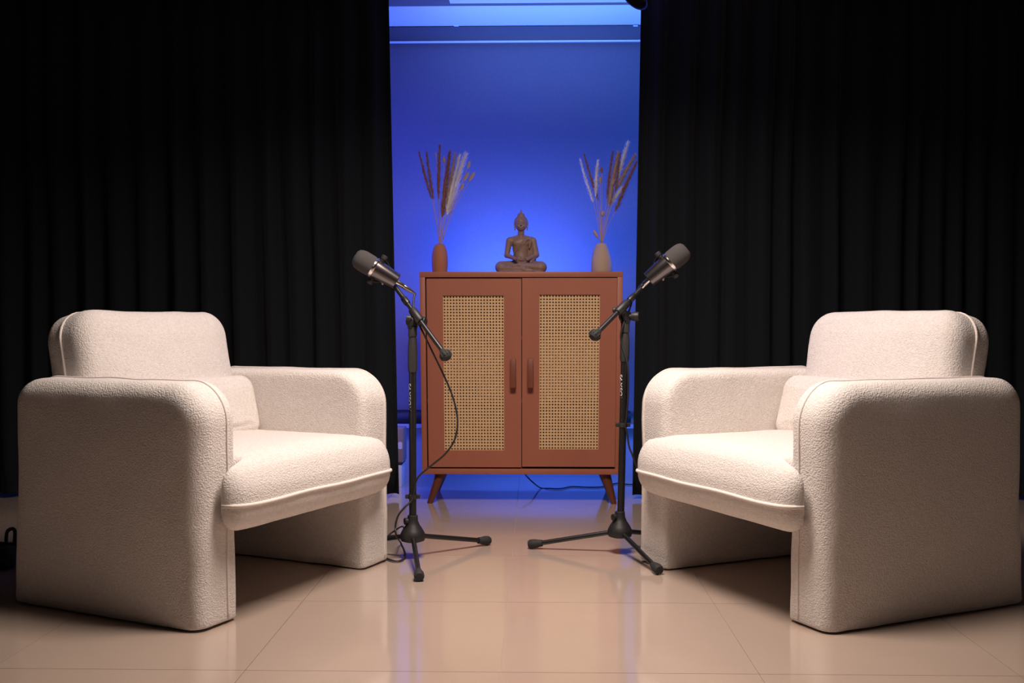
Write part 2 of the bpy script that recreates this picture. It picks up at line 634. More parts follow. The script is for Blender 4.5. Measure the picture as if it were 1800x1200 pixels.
# ------------------------------------------------------------------ cabinet
YC = 4.60
cb = empty('cabinet', (0, 0, 0), 0, 'terracotta two-door cabinet with cane door panels on splayed wooden legs', 'cabinet')
tl, tr = A(738, 477.5, YC), A(1096, 477.5, YC)
bl, br = A(741, 833, YC), A(1089.5, 833, YC)
cx = (tl.x + tr.x + bl.x + br.x) / 4
zt, zb = tl.z, bl.z
cb.location = (cx, YC, 0)
CD = 0.38
hwt, hwb = (tr.x - tl.x) / 2, (br.x - bl.x) / 2
th = 0.0245


def cw(x, z):
    """carcass widens slightly to the top"""
    return x * (hwb + (hwt - hwb) * (z - zb) / (zt - zb)) / hwt


def cbox(name, x0, x1, y0, y1, z0, z1, m, parent=cb, bev=0.0015):
    bm = bmesh.new()
    add_box(bm, (x0, y0, z0), (x1, y1, z1), bev)
    for v in bm.verts:
        v.co.x = cw(v.co.x, v.co.z)
    return from_bm(name, bm, m, parent, True, 40)


cbox('top_panel', -hwt, hwt, 0, CD, zt - th, zt, M['paint'])
cbox('bottom_panel', -hwt, hwt, 0, CD, zb, zb + th, M['paint'])
cbox('side_panel', -hwt, -hwt + th, 0.0004, CD, zb + th, zt - th, M['paint'])
cbox('side_panel', hwt - th, hwt, 0.0004, CD, zb + th, zt - th, M['paint'])
cbox('back_panel', -hwt + th, hwt - th, CD - 0.01, CD - 0.002, zb + th, zt - th, M['inside'])


def zz(py): return A(900, py, YC).z
def xx(px, py):
    z = zz(py)
    return (A(px, py, YC).x - cx) * hwt / (hwb + (hwt - hwb) * (z - zb) / (zt - zb))


for z in (zz(594), zz(706)):
    cbox('shelf', -hwt + th, hwt - th, 0.035, CD - 0.01, z - 0.009, z + 0.009, M['paint'], bev=0.001)


def door(x0, x1, z0, z1, cx0, cx1, cz0, cz1, hx, side):
    d = empty('door', (0, 0, 0))
    d.parent = cb
    del_keys = None
    FT = 0.020
    # frame as one mesh with an opening
    bm = bmesh.new()
    add_box(bm, (x0, 0.0035, z0), (cx0, FT, z1), 0)
    add_box(bm, (cx1, 0.0035, z0), (x1, FT, z1), 0)
    add_box(bm, (cx0, 0.0035, cz1), (cx1, FT, z1), 0)
    add_box(bm, (cx0, 0.0035, z0), (cx1, FT, cz0), 0)
    bmesh.ops.remove_doubles(bm, verts=bm.verts, dist=1e-5)
    # drop the faces inside the joints
    kill = [f for f in bm.faces if all(len(e.link_faces) > 2 for e in f.edges if True) and abs(f.normal.y) < 0.5]
    for v in bm.verts: v.co.x = cw(v.co.x, v.co.z)
    from_bm('door_frame', bm, M['paint'], d)
    # cane webbing: lattice with round holes
    nx, nz = 20, 50
    px_, pz_ = (cx1 - cx0) / nx, (cz1 - cz0) / nz
    V, F = [], []
    yf, yb = 0.0115, 0.0135
    r = 0.0037
    for i in range(nx):
        for k in range(nz):
            ox, oz = cx0 + (i + 0.5) * px_, cz0 + (k + 0.5) * pz_
            b = len(V)
            ox += 0.0003 * math.sin(k * 1.7 + i)
            sq = [(1, 0), (1, 1), (0, 1), (-1, 1), (-1, 0), (-1, -1), (0, -1), (1, -1)]
            for s in sq:
                V.append((cx0 + (i + 0.5) * px_ + s[0] * px_ / 2, yf, cz0 + (k + 0.5) * pz_ + s[1] * pz_ / 2))
            for q in range(8):
                a = PI / 4 * q
                V.append((ox + r * math.cos(a), yf - 0.0008, oz + r * math.sin(a)))
            for q in range(8):
                a = PI / 4 * q
                V.append((ox + r * math.cos(a), yb, oz + r * math.sin(a)))
            for q in range(8):
                w = (q + 1) % 8
                F.append((b + q, b + w, b + 8 + w, b + 8 + q))
                F.append((b + 8 + q, b + 8 + w, b + 16 + w, b + 16 + q))
    V = [(cw(v[0], v[2]), v[1], v[2]) for v in V]
    me = bpy.data.meshes.new('cane_webbing')
    me.from_pydata(V, [], F)
    o = link('cane_webbing', me, M['cane'], d)
    o['kind'] = 'stuff'
    o['label'] = 'open-weave cane webbing with rows of small holes'
    # handle: tapered vertical bar standing off the door
    z1h, z0h = zz(631), zz(681)
    bm = bmesh.new()
    add_box(bm, (hx - 0.013, -0.026, z0h), (hx + 0.013, 0.004, z1h), 0.0025)
    zm = (z0h + z1h) / 2
    for v in bm.verts:
        t = (v.co.z - z0h) / (z1h - z0h)
        if v.co.y < 0:
            v.co.y *= 0.75 + 0.35 * (1 - t)
        v.co.x = hx + (v.co.x - hx) * (1.04 - 0.08 * t)
        v.co.x = cw(v.co.x, v.co.z)
    h = from_bm('handle', bm, M['handle'], d, True, 40)
    h['label'] = 'dark brown wooden handle'
    return d


g = 0.0035
dl = xx(750.6, 600)
dr = xx(1083.6, 600)
cmid = xx(917, 600)
door(dl, cmid - g / 2, zz(821.2), zz(489.3), xx(779, 600), xx(886, 600), zz(792), zz(519), xx(902, 600), -1)
door(cmid + g / 2, dr, zz(820.0), zz(488.5), xx(948, 600), xx(1054, 600), zz(790), zz(517.5), xx(932.5, 600), 1)


def cab_leg(tx0, tx1, bx0_, bx1_, y0, yo):
    """tx: top x range at the body, bx: foot x range (px); yo = forward splay"""
    bm = bmesh.new()
    rings = []
    t_c, b_c = (tx0 + tx1) / 2, (bx0_ + bx1_) / 2
    for f in (0, 0.02, 0.33, 0.66, 0.98, 1.0):
        z = (zb + 0.001) * (1 - f)
        c = t_c + (b_c - t_c) * f
        hw = ((tx1 - tx0) + ((bx1_ - bx0_) - (tx1 - tx0)) * f) / 2
        yc = y0 + yo * f
        rings.append([bm.verts.new((c + hw * math.cos(2 * PI * i / 16), yc + hw * math.sin(2 * PI * i / 16), z)) for i in range(16)])
    for a, b in zip(rings, rings[1:]):
        for i in range(16):
            j = (i + 1) % 16
            bm.faces.new((a[i], a[j], b[j], b[i]))
    bm.faces.new(rings[0]); bm.faces.new(rings[-1])
    o = from_bm('leg', bm, M['leg_wood'], cb, True, 50)
    o['label'] = 'dark reddish wooden tapered leg'


lx = lambda px, py: A(px, py, YC + 0.02).x - cx
for y0, yo in ((0.050, -0.035), (CD - 0.05, 0.03)):
    cab_leg(lx(763, 834), lx(785, 834), lx(751, 887), lx(761, 887), y0, yo)
    cab_leg(lx(1052, 834), lx(1074, 834), lx(1074, 886), lx(1084, 886), y0, yo)

# things on the middle shelf, seen through the cane
zs = zz(706) + 0.009
for (p0, p1, hgt, y0, y1, m_, lb) in (
        (772, 905, 0.272, 0.062, 0.26, 'kraft', 'wide kraft cardboard box inside the cabinet behind the left cane panel'),
        (935, 1070, 0.272, 0.045, 0.27, 'kraft', 'wide kraft cardboard box inside the cabinet behind the right cane panel'),
        (776, 839, 0.078, 0.026, 0.056, 'rubber', 'small dark box at the left end of the cabinet shelf, behind the cane')):
    xa, xb = xx(p0, 650), xx(p1, 650)
    o = empty('storage_box', (cx + (xa + xb) / 2, YC + (y0 + y1) / 2, zs), 0, lb, 'box')
    w, d = (xb - xa) / 2, (y1 - y0) / 2
    bm = bmesh.new(); add_box(bm, (-w, -d, 0), (w, d, hgt * 0.84), 0.002)
    from_bm('box_body', bm, M[m_], o, True, 40)
    bm = bmesh.new(); add_box(bm, (-w - 0.002, -d - 0.002, hgt * 0.83), (w + 0.002, d + 0.002, hgt - 0.0), 0.003)
    from_bm('box_lid', bm, M[m_], o, True, 40)

# ------------------------------------------------------------------ vases
YV = 4.77


def vase(px, prof_px, m, label, facet=0):
    c = A(px, 476, YV)
    s = YV / 1800
    o = empty('vase', (c.x, YV, zt), 0, label, 'vase')
    prof = [(r * s, h * s) for r, h in prof_px]
    mouth = prof[-1]
    prof += [(mouth[0] - 0.004, mouth[1] + 0.0005), (mouth[0] - 0.006, mouth[1] - 0.004), (mouth[0] - 0.004, mouth[1] - 0.05), (0.0, mouth[1] - 0.055)]
    prof = [(0.0, 0.0)] + prof
    # smooth the outer profile
    bm = bmesh.new()
    P = [Vector((a, b, 0)) for a, b in prof[1:-4]]
    sp = spline(P, 6)
    add_lathe(bm, [(0, 0)] + [(max(0.002, p.x), p.y) for p in sp] + prof[-4:], Matrix(), 40)
    if facet:
        for v in bm.verts:
            a = math.atan2(v.co.y, v.co.x)
            k = 1 + 0.045 * math.cos(3 * a + v.co.z * 30) * min(1, v.co.z * 14)
            v.co.x *= k; v.co.y *= k
    from_bm('vase_body', bm, m, o, True, 60)
    return o


v1 = vase(773, [(10, 0), (12.4, 1.5), (13.4, 8), (14.2, 20), (13.6, 32), (11.5, 43), (8.5, 49.5), (5.5, 52)], M['terra_vase'],
          'egg-shaped terracotta vase on the left end of the cabinet')
v2 = vase(1057.5, [(14, 0), (17.5, 1.5), (18.4, 8), (17.6, 20), (15.4, 32), (12.4, 43), (9.5, 49.5), (6.8, 52.5)], M['beige_vase'],
          'faceted beige vase on the right end of the cabinet', 1)


def plume_mesh(a, b, width, n, fuzz, seedv, droop=0.0):
    """feathery head running from a (base) to b (tip); many thin hair blades round a slim core"""
    rnd = random.Random(seedv)
    bm = bmesh.new()
    ax = b - a
    L = ax.length
    z = ax.normalized()
    x = z.cross(Vector((0, 1, 0))).normalized()
    y = z.cross(x)

    def rad(f):
        return width * (math.sin(PI * min(1, f * 0.92 + 0.06)) ** 0.6) * (1 - 0.35 * f)
    cpts = [a + ax * f + x * droop * math.sin(f * PI) for f in [i / 10 for i in range(11)]]
    add_tube(bm, cpts, [max(0.0004, rad(i / 10) * 0.55) for i in range(11)], 7)
    for i in range(n):
        f = rnd.random() ** 0.9
        p = a + ax * f + x * droop * math.sin(f * PI)
        th = rnd.uniform(0, 2 * PI)
        o = math.cos(th) * x + math.sin(th) * y
        r = rad(f)
        l = rnd.uniform(0.7, 1.5) * fuzz * (1 - 0.4 * f)
        d = (z * rnd.uniform(0.7, 1.0) + o * rnd.uniform(0.25, 0.7)).normalized()
        s = p + o * r * 0.4
        e = s + d * l
        sd = d.cross(o).normalized() * rnd.uniform(0.0006, 0.0011)
        mid = (s + e) / 2 + o * l * 0.08
        v = [bm.verts.new(s - sd), bm.verts.new(s + sd), bm.verts.new(mid + sd), bm.verts.new(mid - sd), bm.verts.new(e)]
        bm.faces.new((v[0], v[1], v[2], v[3]))
        bm.faces.new((v[3], v[2], v[4]))
    return bm


def bunny_mesh(c, d, ln, wd, seedv):
    rnd = random.Random(seedv)
    bm = bmesh.new()
    m = frame(c - d * ln / 2, c + d * ln / 2)
    prof = [(0, 0)] + [(wd * math.sin(PI * f) ** 0.6, ln * f) for f in (0.06, 0.2, 0.4, 0.6, 0.8, 0.94)] + [(0, ln)]
    add_lathe(bm, prof, m, 10)
    z = d.normalized()
    x = z.cross(Vector((0, 1, 0))).normalized()
    y = z.cross(x)
    for i in range(70):
        f = rnd.random()
        th = rnd.uniform(0, 2 * PI)
        o = math.cos(th) * x + math.sin(th) * y
        s = c + z * (f - 0.5) * ln + o * wd * 0.6 * math.sin(PI * max(0.1, min(f, 0.9)))
        e = s + (z * 0.8 + o * 0.7).normalized() * 0.008
        sd = z.cross(o).normalized() * 0.0004
        bm.faces.new((bm.verts.new(s - sd), bm.verts.new(s + sd), bm.verts.new(e)))
    return bm


def stem(vx, top_z, base, tip, width, matn, label, group, kind='plume', Yt=None, seedv=0, n=260, fuzz=0.02):
    """base / tip in px give the head of the plant; the stalk runs down into the vase mouth"""
    yo = (random.random() - 0.5) * 0.05
    pb, pt = A(*base, YV + yo * 0.7), A(*tip, YV + yo)
    root_pt = Vector((vx + (pb.x - vx) * -0.04, YV + (random.random() - 0.5) * 0.004, top_z - 0.045))
    mouth = Vector((vx + (pb.x - vx) * 0.06, YV + (random.random() - 0.5) * 0.008, top_z + 0.002))
    bm = bmesh.new()
    k = mouth.lerp(pb, 0.5) + Vector(((mouth.x - pb.x) * 0.08, 0, 0))
    pts = spline([root_pt, mouth, k, pb, pb.lerp(pt, 0.35)], 6)
    org = mouth.copy()
    add_tube(bm, [p - org for p in pts], 0.0012, 6)
    s = from_bm('dried_grass_stem', bm, M['stalk'], None, True)
    s.location = org
    tag(s, label, 'dried grass', group)
    if kind == 'plume':
        bm = plume_mesh(pb - org, pt - org, width * 1.45, int(n * 1.8), fuzz * 1.3, seedv, 0.002)
    else:
        d = (pt - pb).normalized()
        bm = bunny_mesh((pb + pt) / 2 - org, d, (pt - pb).length * 1.15, width * 1.25, seedv)
    from_bm('seed_head', bm, M[matn], s)
    return s


def vtop(v, h): return v.location.z + h * YV / 1800


tz1 = vtop(v1, 52)
LV = v1.location.x
gl = 'dried grasses in the terracotta vase'
S = [
 ((759, 350), (737, 268), 0.0055, 'plume_brown', 'leftmost brown reed leaning left out of the terracotta vase', 'plume', 200, .014),
 ((762, 350), (750, 268), 0.0060, 'plume_brown', 'second brown reed from the left in the terracotta vase', 'plume', 200, .014),
 ((771, 350), (773, 257), 0.0070, 'plume_brown', 'tallest upright brown reed in the terracotta vase', 'plume', 240, .014),
 ((777, 382), (791, 268), 0.0110, 'plume_brown', 'thick dark brown plume in the middle of the terracotta vase', 'plume', 420, .020),
 ((783, 372), (800, 272), 0.0075, 'plume_tan', 'tan plume right of the thick brown one in the terracotta vase', 'plume', 300, .018),
 ((785, 372), (808, 274), 0.0080, 'plume_pale', 'narrow pale plume beside the widest white one, terracotta vase', 'plume', 320, .020),
 ((786, 377), (818, 273), 0.0125, 'plume_pale', 'wide fluffy white plume on the right of the terracotta vase', 'plume', 620, .026),
 ((781, 287), (780, 276), 0.0055, 'plume_tan', 'small bunny-tail head beside the tallest brown reed, terracotta vase', 'bunny', 0, 0),
 ((767, 276), (766, 269), 0.0030, 'plume_tan', 'tiny bunny-tail head left of the tallest brown reed', 'bunny', 0, 0),
 ((822, 296), (826, 284), 0.0065, 'plume_tan', 'topmost bunny-tail head at the right of the terracotta vase', 'bunny', 0, 0),
 ((815, 318), (824, 303), 0.0060, 'plume_tan', 'inner of two slanting bunny-tail heads at the right of the terracotta vase', 'bunny', 0, 0),
 ((824, 319), (834, 303), 0.0065, 'plume_tan', 'rightmost slanting bunny-tail head of the terracotta vase', 'bunny', 0, 0),
 ((810, 334), (815, 323), 0.0055, 'plume_tan', 'lowest bunny-tail head at the right of the terracotta vase', 'bunny', 0, 0),
]
for i, (b_, t_, w_, m_, lb, kd, n_, fz) in enumerate(S):
    stem(LV, tz1, b_, t_, w_, m_, lb, gl, kd, seedv=i + 1, n=n_, fuzz=fz)
tz2 = vtop(v2, 52.5)
RV = v2.location.x
gr = 'dried grasses in the beige vase'
S = [
 ((1043, 356), (1020, 281), 0.0040, 'plume_pale', 'leftmost thin pale reed leaning left out of the beige vase', 'plume', 200, .014),
 ((1052, 352), (1027, 272), 0.0055, 'plume_brown', 'brown reed leaning left out of the beige vase', 'plume', 220, .012),
 ((1047, 345), (1051, 283), 0.0070, 'plume_pale', 'short translucent pale plume at the left of the beige vase', 'plume', 220, .016),
 ((1067, 350), (1077, 267), 0.0055, 'plume_brown', 'upright reddish brown reed in the middle of the beige vase', 'plume', 240, .014),
 ((1070, 362), (1087, 270), 0.0115, 'plume_tan', 'wide tan plume in the middle of the beige vase', 'plume', 460, .020),
 ((1082, 338), (1091, 271), 0.0035, 'plume_brown', 'thin dark reed directly behind the wide tan plume, beige vase', 'plume', 140, .010),
 ((1084, 318), (1104, 251), 0.0085, 'plume_pale', 'tallest pale plume of the beige vase', 'plume', 320, .018),
 ((1084, 332), (1116, 274), 0.0085, 'plume_tan', 'tan plume leaning far right out of the beige vase', 'plume', 340, .018),
 ((1081, 372), (1119, 285), 0.0065, 'plume_brown', 'rightmost dark reed with pale fringe in the beige vase', 'plume', 260, .020),
 ((1070, 362), (1096, 329), 0.0070, 'plume_pale', 'short white plume low on the right of the beige vase', 'plume', 240, .018),
 ((1058, 304), (1057, 294), 0.0055, 'plume_brown', 'reddish bunny-tail head high in the beige vase bouquet', 'bunny', 0, 0),
 ((1055, 322), (1055, 311), 0.0055, 'plume_tan', 'pale bunny-tail head just under the reddish one, beige vase', 'bunny', 0, 0),
 ((1059, 380), (1060, 371), 0.0065, 'plume_tan', 'bunny-tail head halfway up the stalks of the beige vase', 'bunny', 0, 0),
 ((1051, 418), (1044, 405), 0.0060, 'plume_tan', 'low bunny-tail head drooping beside the mouth of the beige vase', 'bunny', 0, 0),
]
for i, (b_, t_, w_, m_, lb, kd, n_, fz) in enumerate(S):
    stem(RV, tz2, b_, t_, w_, m_, lb, gr, kd, seedv=i + 41, n=n_, fuzz=fz)


# ------------------------------------------------------------------ seated statue (signed-distance modelling)
def statue():
    h = 0.0014
    lo = np.array([-0.124, -0.090, -0.006]); hi = np.array([0.124, 0.062, 0.304])
    n = np.ceil((hi - lo) / h).astype(int)
    X, Y, Z = np.meshgrid(*(lo[i] + h * np.arange(n[i]) for i in range(3)), indexing='ij')
    X = X.astype(np.float32); Y = Y.astype(np.float32); Z = Z.astype(np.float32)
    F = np.full(X.shape, 1.0, np.float32)

    def region(c0, c1, r):
        s = []
        for i in range(3):
            a = min(c0[i], c1[i]) - r - 0.012
            b = max(c0[i], c1[i]) + r + 0.012
            i0 = max(0, int((a - lo[i]) / h)); i1 = min(n[i], int((b - lo[i]) / h) + 2)
            s.append(slice(i0, i1))
        return tuple(s)

    def smin(s, D, k):
        f = F[s]
        hh = np.clip(0.5 + 0.5 * (f - D) / k, 0, 1)
        F[s] = f * (1 - hh) + D * hh - k * hh * (1 - hh)

    def cap(a, b, ra, rb, k=0.006, sub=False):
        s = region(a, b, max(ra, rb))
        x, y, z = X[s], Y[s], Z[s]
        d = [b[i] - a[i] for i in range(3)]
        L2 = sum(q * q for q in d) + 1e-12
        t = np.clip(((x - a[0]) * d[0] + (y - a[1]) * d[1] + (z - a[2]) * d[2]) / L2, 0, 1)
        D = np.sqrt((x - a[0] - t * d[0]) ** 2 + (y - a[1] - t * d[1]) ** 2 + (z - a[2] - t * d[2]) ** 2) - (ra + (rb - ra) * t)
        if sub:
            f = F[s]
            hh = np.clip(0.5 - 0.5 * (f + D) / k, 0, 1)
            F[s] = f * (1 - hh) - D * hh + k * hh * (1 - hh)
        else:
            smin(s, D, k)

    def ell(c, r, k=0.006, sub=False):
        s = region(c, c, max(r))
        x, y, z = (X[s] - c[0]) / r[0], (Y[s] - c[1]) / r[1], (Z[s] - c[2]) / r[2]
        q = np.sqrt(x * x + y * y + z * z)
        g = np.sqrt((x / r[0]) ** 2 + (y / r[1]) ** 2 + (z / r[2]) ** 2) + 1e-6
        D = q * (q - 1) / g
        if sub:
            f = F[s]
            hh = np.clip(0.5 - 0.5 * (f + D) / k, 0, 1)
            F[s] = f * (1 - hh) - D * hh + k * hh * (1 - hh)
        else:
            smin(s, D.astype(np.float32), k)
    # folded legs
    for s in (-1, 1):
        cap((s * 0.030, 0.010, 0.030), (s * 0.090, -0.018, 0.028), 0.030, 0.0265, 0.010)
        ell((s * 0.092, -0.018, 0.026), (0.026, 0.030, 0.026), 0.008)
    cap((-0.086, -0.030, 0.020), (0.012, -0.062, 0.016), 0.021, 0.016, 0.004)      # lower shin in front
    cap((0.088, -0.028, 0.024), (-0.004, -0.058, 0.034), 0.021, 0.014, 0.003)      # upper shin crossing
    ell((0.0, 0.010, 0.026), (0.060, 0.042, 0.028), 0.010)
    # feet: sole lying on the opposite leg
    cap((-0.006, -0.060, 0.036), (-0.034, -0.056, 0.030), 0.010, 0.009, 0.003)
    cap((0.016, -0.066, 0.014), (0.048, -0.064, 0.010), 0.0105, 0.008, 0.003)
    for q in range(5):
        ell((0.040 + q * 0.0042, -0.072 + q * 0.0012, 0.008), (0.0022, 0.004, 0.0026), 0.001)
    # hem of the robe spread under the legs
    ell((0.0, -0.030, 0.006), (0.105, 0.046, 0.008), 0.006)
    # torso
    ell((0, 0.008, 0.072), (0.037, 0.027, 0.040), 0.010)
    ell((0, 0.008, 0.118), (0.040, 0.0255, 0.042), 0.012)
    ell((0, 0.008, 0.145), (0.052, 0.0245, 0.026), 0.010)
    ell((-0.019, -0.008, 0.139), (0.018, 0.010, 0.013), 0.006)
    ell((0.018, -0.008, 0.139), (0.018, 0.010, 0.013), 0.006)
    for s in (-1, 1):
        ell((s * 0.051, 0.008, 0.153), (0.016, 0.016, 0.015), 0.008)
        cap((s * 0.018, 0.010, 0.170), (s * 0.048, 0.010, 0.158), 0.008, 0.010, 0.008)
    # viewer-left arm (bare)
    cap((-0.055, 0.006, 0.150), (-0.066, 0.000, 0.084), 0.0148, 0.0118, 0.005)
    cap((-0.066, 0.000, 0.084), (-0.022, -0.044, 0.063), 0.0118, 0.0080, 0.004)
    # viewer-right arm (draped)
    cap((0.056, 0.006, 0.150), (0.069, 0.000, 0.086), 0.0160, 0.0155, 0.004)
    cap((0.069, 0.000, 0.086), (0.030, -0.042, 0.062), 0.0130, 0.0080, 0.004)
    cap((0.056, 0.014, 0.140), (0.050, 0.012, 0.060), 0.014, 0.020, 0.006)
    ell((0.047, 0.006, 0.100), (0.018, 0.012, 0.045), 0.006)
    cap((0.064, -0.008, 0.078), (0.046, -0.022, 0.052), 0.011, 0.010, 0.005)
    # robe edge from viewer-right shoulder across the chest, and its folds
    for o_, r_ in ((0.0, 0.0022), (0.007, 0.0016), (0.014, 0.0014)):
        a = [(0.040 + o_ * 0.5, -0.006, 0.166), (0.012 + o_, -0.0185, 0.148), (-0.006 + o_, -0.0195, 0.128), (-0.020 + o_, -0.0165, 0.108), (-0.032 + o_, -0.009, 0.088)]
        for p, q in zip(a, a[1:]):
            cap(p, q, r_, r_, 0.0015)
    cap((0.044, -0.010, 0.158), (0.038, -0.016, 0.118), 0.0045, 0.003, 0.003)
    cap((0.050, -0.010, 0.150), (0.040, -0.014, 0.112), 0.002, 0.002, 0.001)
    cap((-0.034, -0.010, 0.070), (0.034, -0.010, 0.070), 0.003, 0.003, 0.003)
    # hands resting in the lap, one in the other
    ell((0.004, -0.052, 0.0575), (0.020, 0.012, 0.0050), 0.003)
    ell((-0.004, -0.053, 0.0640), (0.019, 0.011, 0.0045), 0.0012)
    for q in range(4):
        cap((-0.004, -0.047 - q * 0.0042, 0.0655), (0.020 - abs(q - 1) * 0.0015, -0.046 - q * 0.0042, 0.0645), 0.0023, 0.0019, 0.0008)
        cap((0.006, -0.046 - q * 0.0042, 0.0590), (-0.022 + abs(q - 1) * 0.0015, -0.045 - q * 0.0042, 0.0580), 0.0023, 0.0019, 0.0008)
    cap((-0.014, -0.056, 0.067), (-0.001, -0.060, 0.072), 0.0026, 0.0019, 0.0015)
    cap((0.014, -0.056, 0.066), (0.001, -0.060, 0.072), 0.0026, 0.0019, 0.0015)
    # neck
    cap((0, 0.009, 0.160), (0, 0.006, 0.205), 0.0155, 0.0140, 0.005)
    for z in (0.183, 0.190):
        ell((0, 0.0055, z), (0.0158, 0.0150, 0.0017), 0.001)
    # head
    ell((0, 0.002, 0.232), (0.0265, 0.027, 0.033), 0.004)
    ell((0, -0.002, 0.217), (0.0245, 0.022, 0.021), 0.006)
    ell((0, -0.017, 0.203), (0.0075, 0.0060, 0.0050), 0.004)
    # hair cap, topknot and finial
    ell((0, 0.007, 0.244), (0.0295, 0.0275, 0.0225), 0.002)
    ell((0, 0.006, 0.266), (0.0175, 0.0165, 0.0150), 0.003)
    cap((0, 0.006, 0.278), (0, 0.006, 0.2935), 0.0048, 0.0030, 0.0015)
    # ears with long lobes
    for s in (-1, 1):
        ell((s * 0.0285, 0.004, 0.232), (0.0045, 0.0070, 0.0125), 0.0015)
        cap((s * 0.0295, 0.003, 0.225), (s * 0.0280, 0.001, 0.200), 0.0034, 0.0026, 0.002)
        # brow, lid, cheek
        cap((s * 0.0045, -0.0255, 0.2365), (s * 0.0175, -0.0195, 0.2385), 0.0014, 0.0010, 0.0015)
        ell((s * 0.0105, -0.0235, 0.2300), (0.0058, 0.0030, 0.0030), 0.001)
        cap((s * 0.0055, -0.0272, 0.2284), (s * 0.0160, -0.0235, 0.2290), 0.0006, 0.0006, 0.0006, True)
        ell((s * 0.0120, -0.0195, 0.2170), (0.0065, 0.0045, 0.0065), 0.003)
    # nose and mouth
    cap((0, -0.0255, 0.235), (0, -0.0300, 0.2205), 0.0018, 0.0030, 0.0015)
    for s in (-1, 1):
        ell((s * 0.0030, -0.0275, 0.2200), (0.0022, 0.0022, 0.0018), 0.001)
    cap((-0.0070, -0.0235, 0.2118), (0.0070, -0.0235, 0.2118), 0.0017, 0.0017, 0.001)
    cap((-0.0050, -0.0235, 0.2085), (0.0050, -0.0235, 0.2085), 0.0019, 0.0019, 0.001)
    cap((-0.0075, -0.0262, 0.2102), (0.0075, -0.0262, 0.2102), 0.0006, 0.0006, 0.0005, True)
    # curls in the hair
    hair = (Z > 0.243 + np.clip((0.0 - Y) * 0.25, -0.03, 0.01)) & (F < 0.004) & (F > -0.004)
    F[hair] += (0.0006 * (np.sin(X[hair] * 1500) * np.sin(Z[hair] * 1500 + Y[hair] * 900))).astype(np.float32)
    # flat base
    F = np.maximum(F, -(Z - 0.0008))
    # ---- surface nets
    nx, ny, nz = F.shape
    ins = F < 0
    cnt = np.zeros((nx - 1, ny - 1, nz - 1), np.int8)
    for dx in (0, 1):
        for dy in (0, 1):
            for dz in (0, 1):
                cnt += ins[dx:nx - 1 + dx, dy:ny - 1 + dy, dz:nz - 1 + dz]
    act = (cnt > 0) & (cnt < 8)
    I, J, K = np.nonzero(act)
    idx = np.full(act.shape, -1, np.int64)
    idx[I, J, K] = np.arange(len(I))
    acc = np.zeros((len(I), 3)); num = np.zeros(len(I))
    corners = [(a, b, c) for a in (0, 1) for b in (0, 1) for c in (0, 1)]
    for a in corners:
        for ax in range(3):
            if a[ax] == 1: continue
            b = list(a); b[ax] = 1
            fa = F[I + a[0], J + a[1], K + a[2]]; fb = F[I + b[0], J + b[1], K + b[2]]
            m = (fa < 0) != (fb < 0)
            t = np.where(m, fa / np.where(m, fa - fb, 1), 0)
            p = np.array(a, float)[None, :].repeat(len(I), 0)
            p[:, ax] += t
            acc[m] += p[m]; num[m] += 1
    P = (np.stack([I, J, K], 1) + acc / num[:, None]) * h + lo
    faces = []
    for ax in range(3):
        o1, o2 = [(1, 2), (2, 0), (0, 1)][ax]
        sl0 = [slice(None)] * 3; sl1 = [slice(None)] * 3
        sl0[ax] = slice(0, -1); sl1[ax] = slice(1, None)
        ch = ins[tuple(sl0)] != ins[tuple(sl1)]
        q = np.stack(np.nonzero(ch), 1)
        q = q[(q[:, o1] > 0) & (q[:, o2] > 0) & (q[:, o1] < F.shape[o1] - 1) & (q[:, o2] < F.shape[o2] - 1)]
        def at(d1, d2):
            r = q.copy(); r[:, o1] -= d1; r[:, o2] -= d2
            return idx[r[:, 0], r[:, 1], r[:, 2]]
        fc = np.stack([at(1, 1), at(0, 1), at(0, 0), at(1, 0)], 1)
        flip = ~ins[q[:, 0], q[:, 1], q[:, 2]]
        fc[flip] = fc[flip][:, ::-1]
        faces.append(fc)
    faces = np.concatenate(faces)
    faces = faces[(faces >= 0).all(1)]
    me = bpy.data.meshes.new('seated_statue')
    me.from_pydata(P.tolist(), [], faces.tolist())
    c = A(916, 476, YV)
    o = link('seated_statue', me, M['statue'], None, True)
    sm = o.modifiers.new('smooth', 'SMOOTH'); sm.factor = 0.5; sm.iterations = 2
    o.location = (c.x, YV - 0.02, zt - 0.0005)
    tag(o, 'taupe seated meditating figurine in the middle of the cabinet top', 'statue')


statue()


# ------------------------------------------------------------------ microphone stands
def text_on_pole(s, root, pole, r, z_top, length, ang, name='print'):
    """flat lettering wrapped on the pole; ang = azimuth (local) of the text's centre line"""
    cu = bpy.data.curves.new('lettering', 'FONT')
    cu.body = s
    cu.size = 1
    cu.shear = 0.15
    cu.resolution_u = 3
    ob = bpy.data.objects.new('tmp', cu)
    COL.objects.link(ob)
    dg = bpy.context.evaluated_depsgraph_get()
    me = bpy.data.meshes.new_from_object(ob.evaluated_get(dg))
    bpy.data.objects.remove(ob)
    bm = bmesh.new(); bm.from_mesh(me)
    bmesh.ops.triangulate(bm, faces=bm.faces)
    xs_ = [v.co.x for v in bm.verts]; ys_ = [v.co.y for v in bm.verts]
    sx = length / (max(xs_) - min(xs_))
    hgt = 0.0135
    sy = hgt / (max(ys_) - min(ys_))
    for v in bm.verts:
        u = (v.co.x - min(xs_)) * sx
        w = ((v.co.y - min(ys_)) * sy - hgt / 2)
        a = ang + w / r
        v.co = Vector(((r + 0.0004) * math.cos(a), (r + 0.0004) * math.sin(a), z_top - u))
    me2 = bpy.data.meshes.new(name); bm.to_mesh(me2); bm.free()
    o = link(name, me2, M['white_print'], pole)
    o['label'] = 'white vertical lettering'
    return o


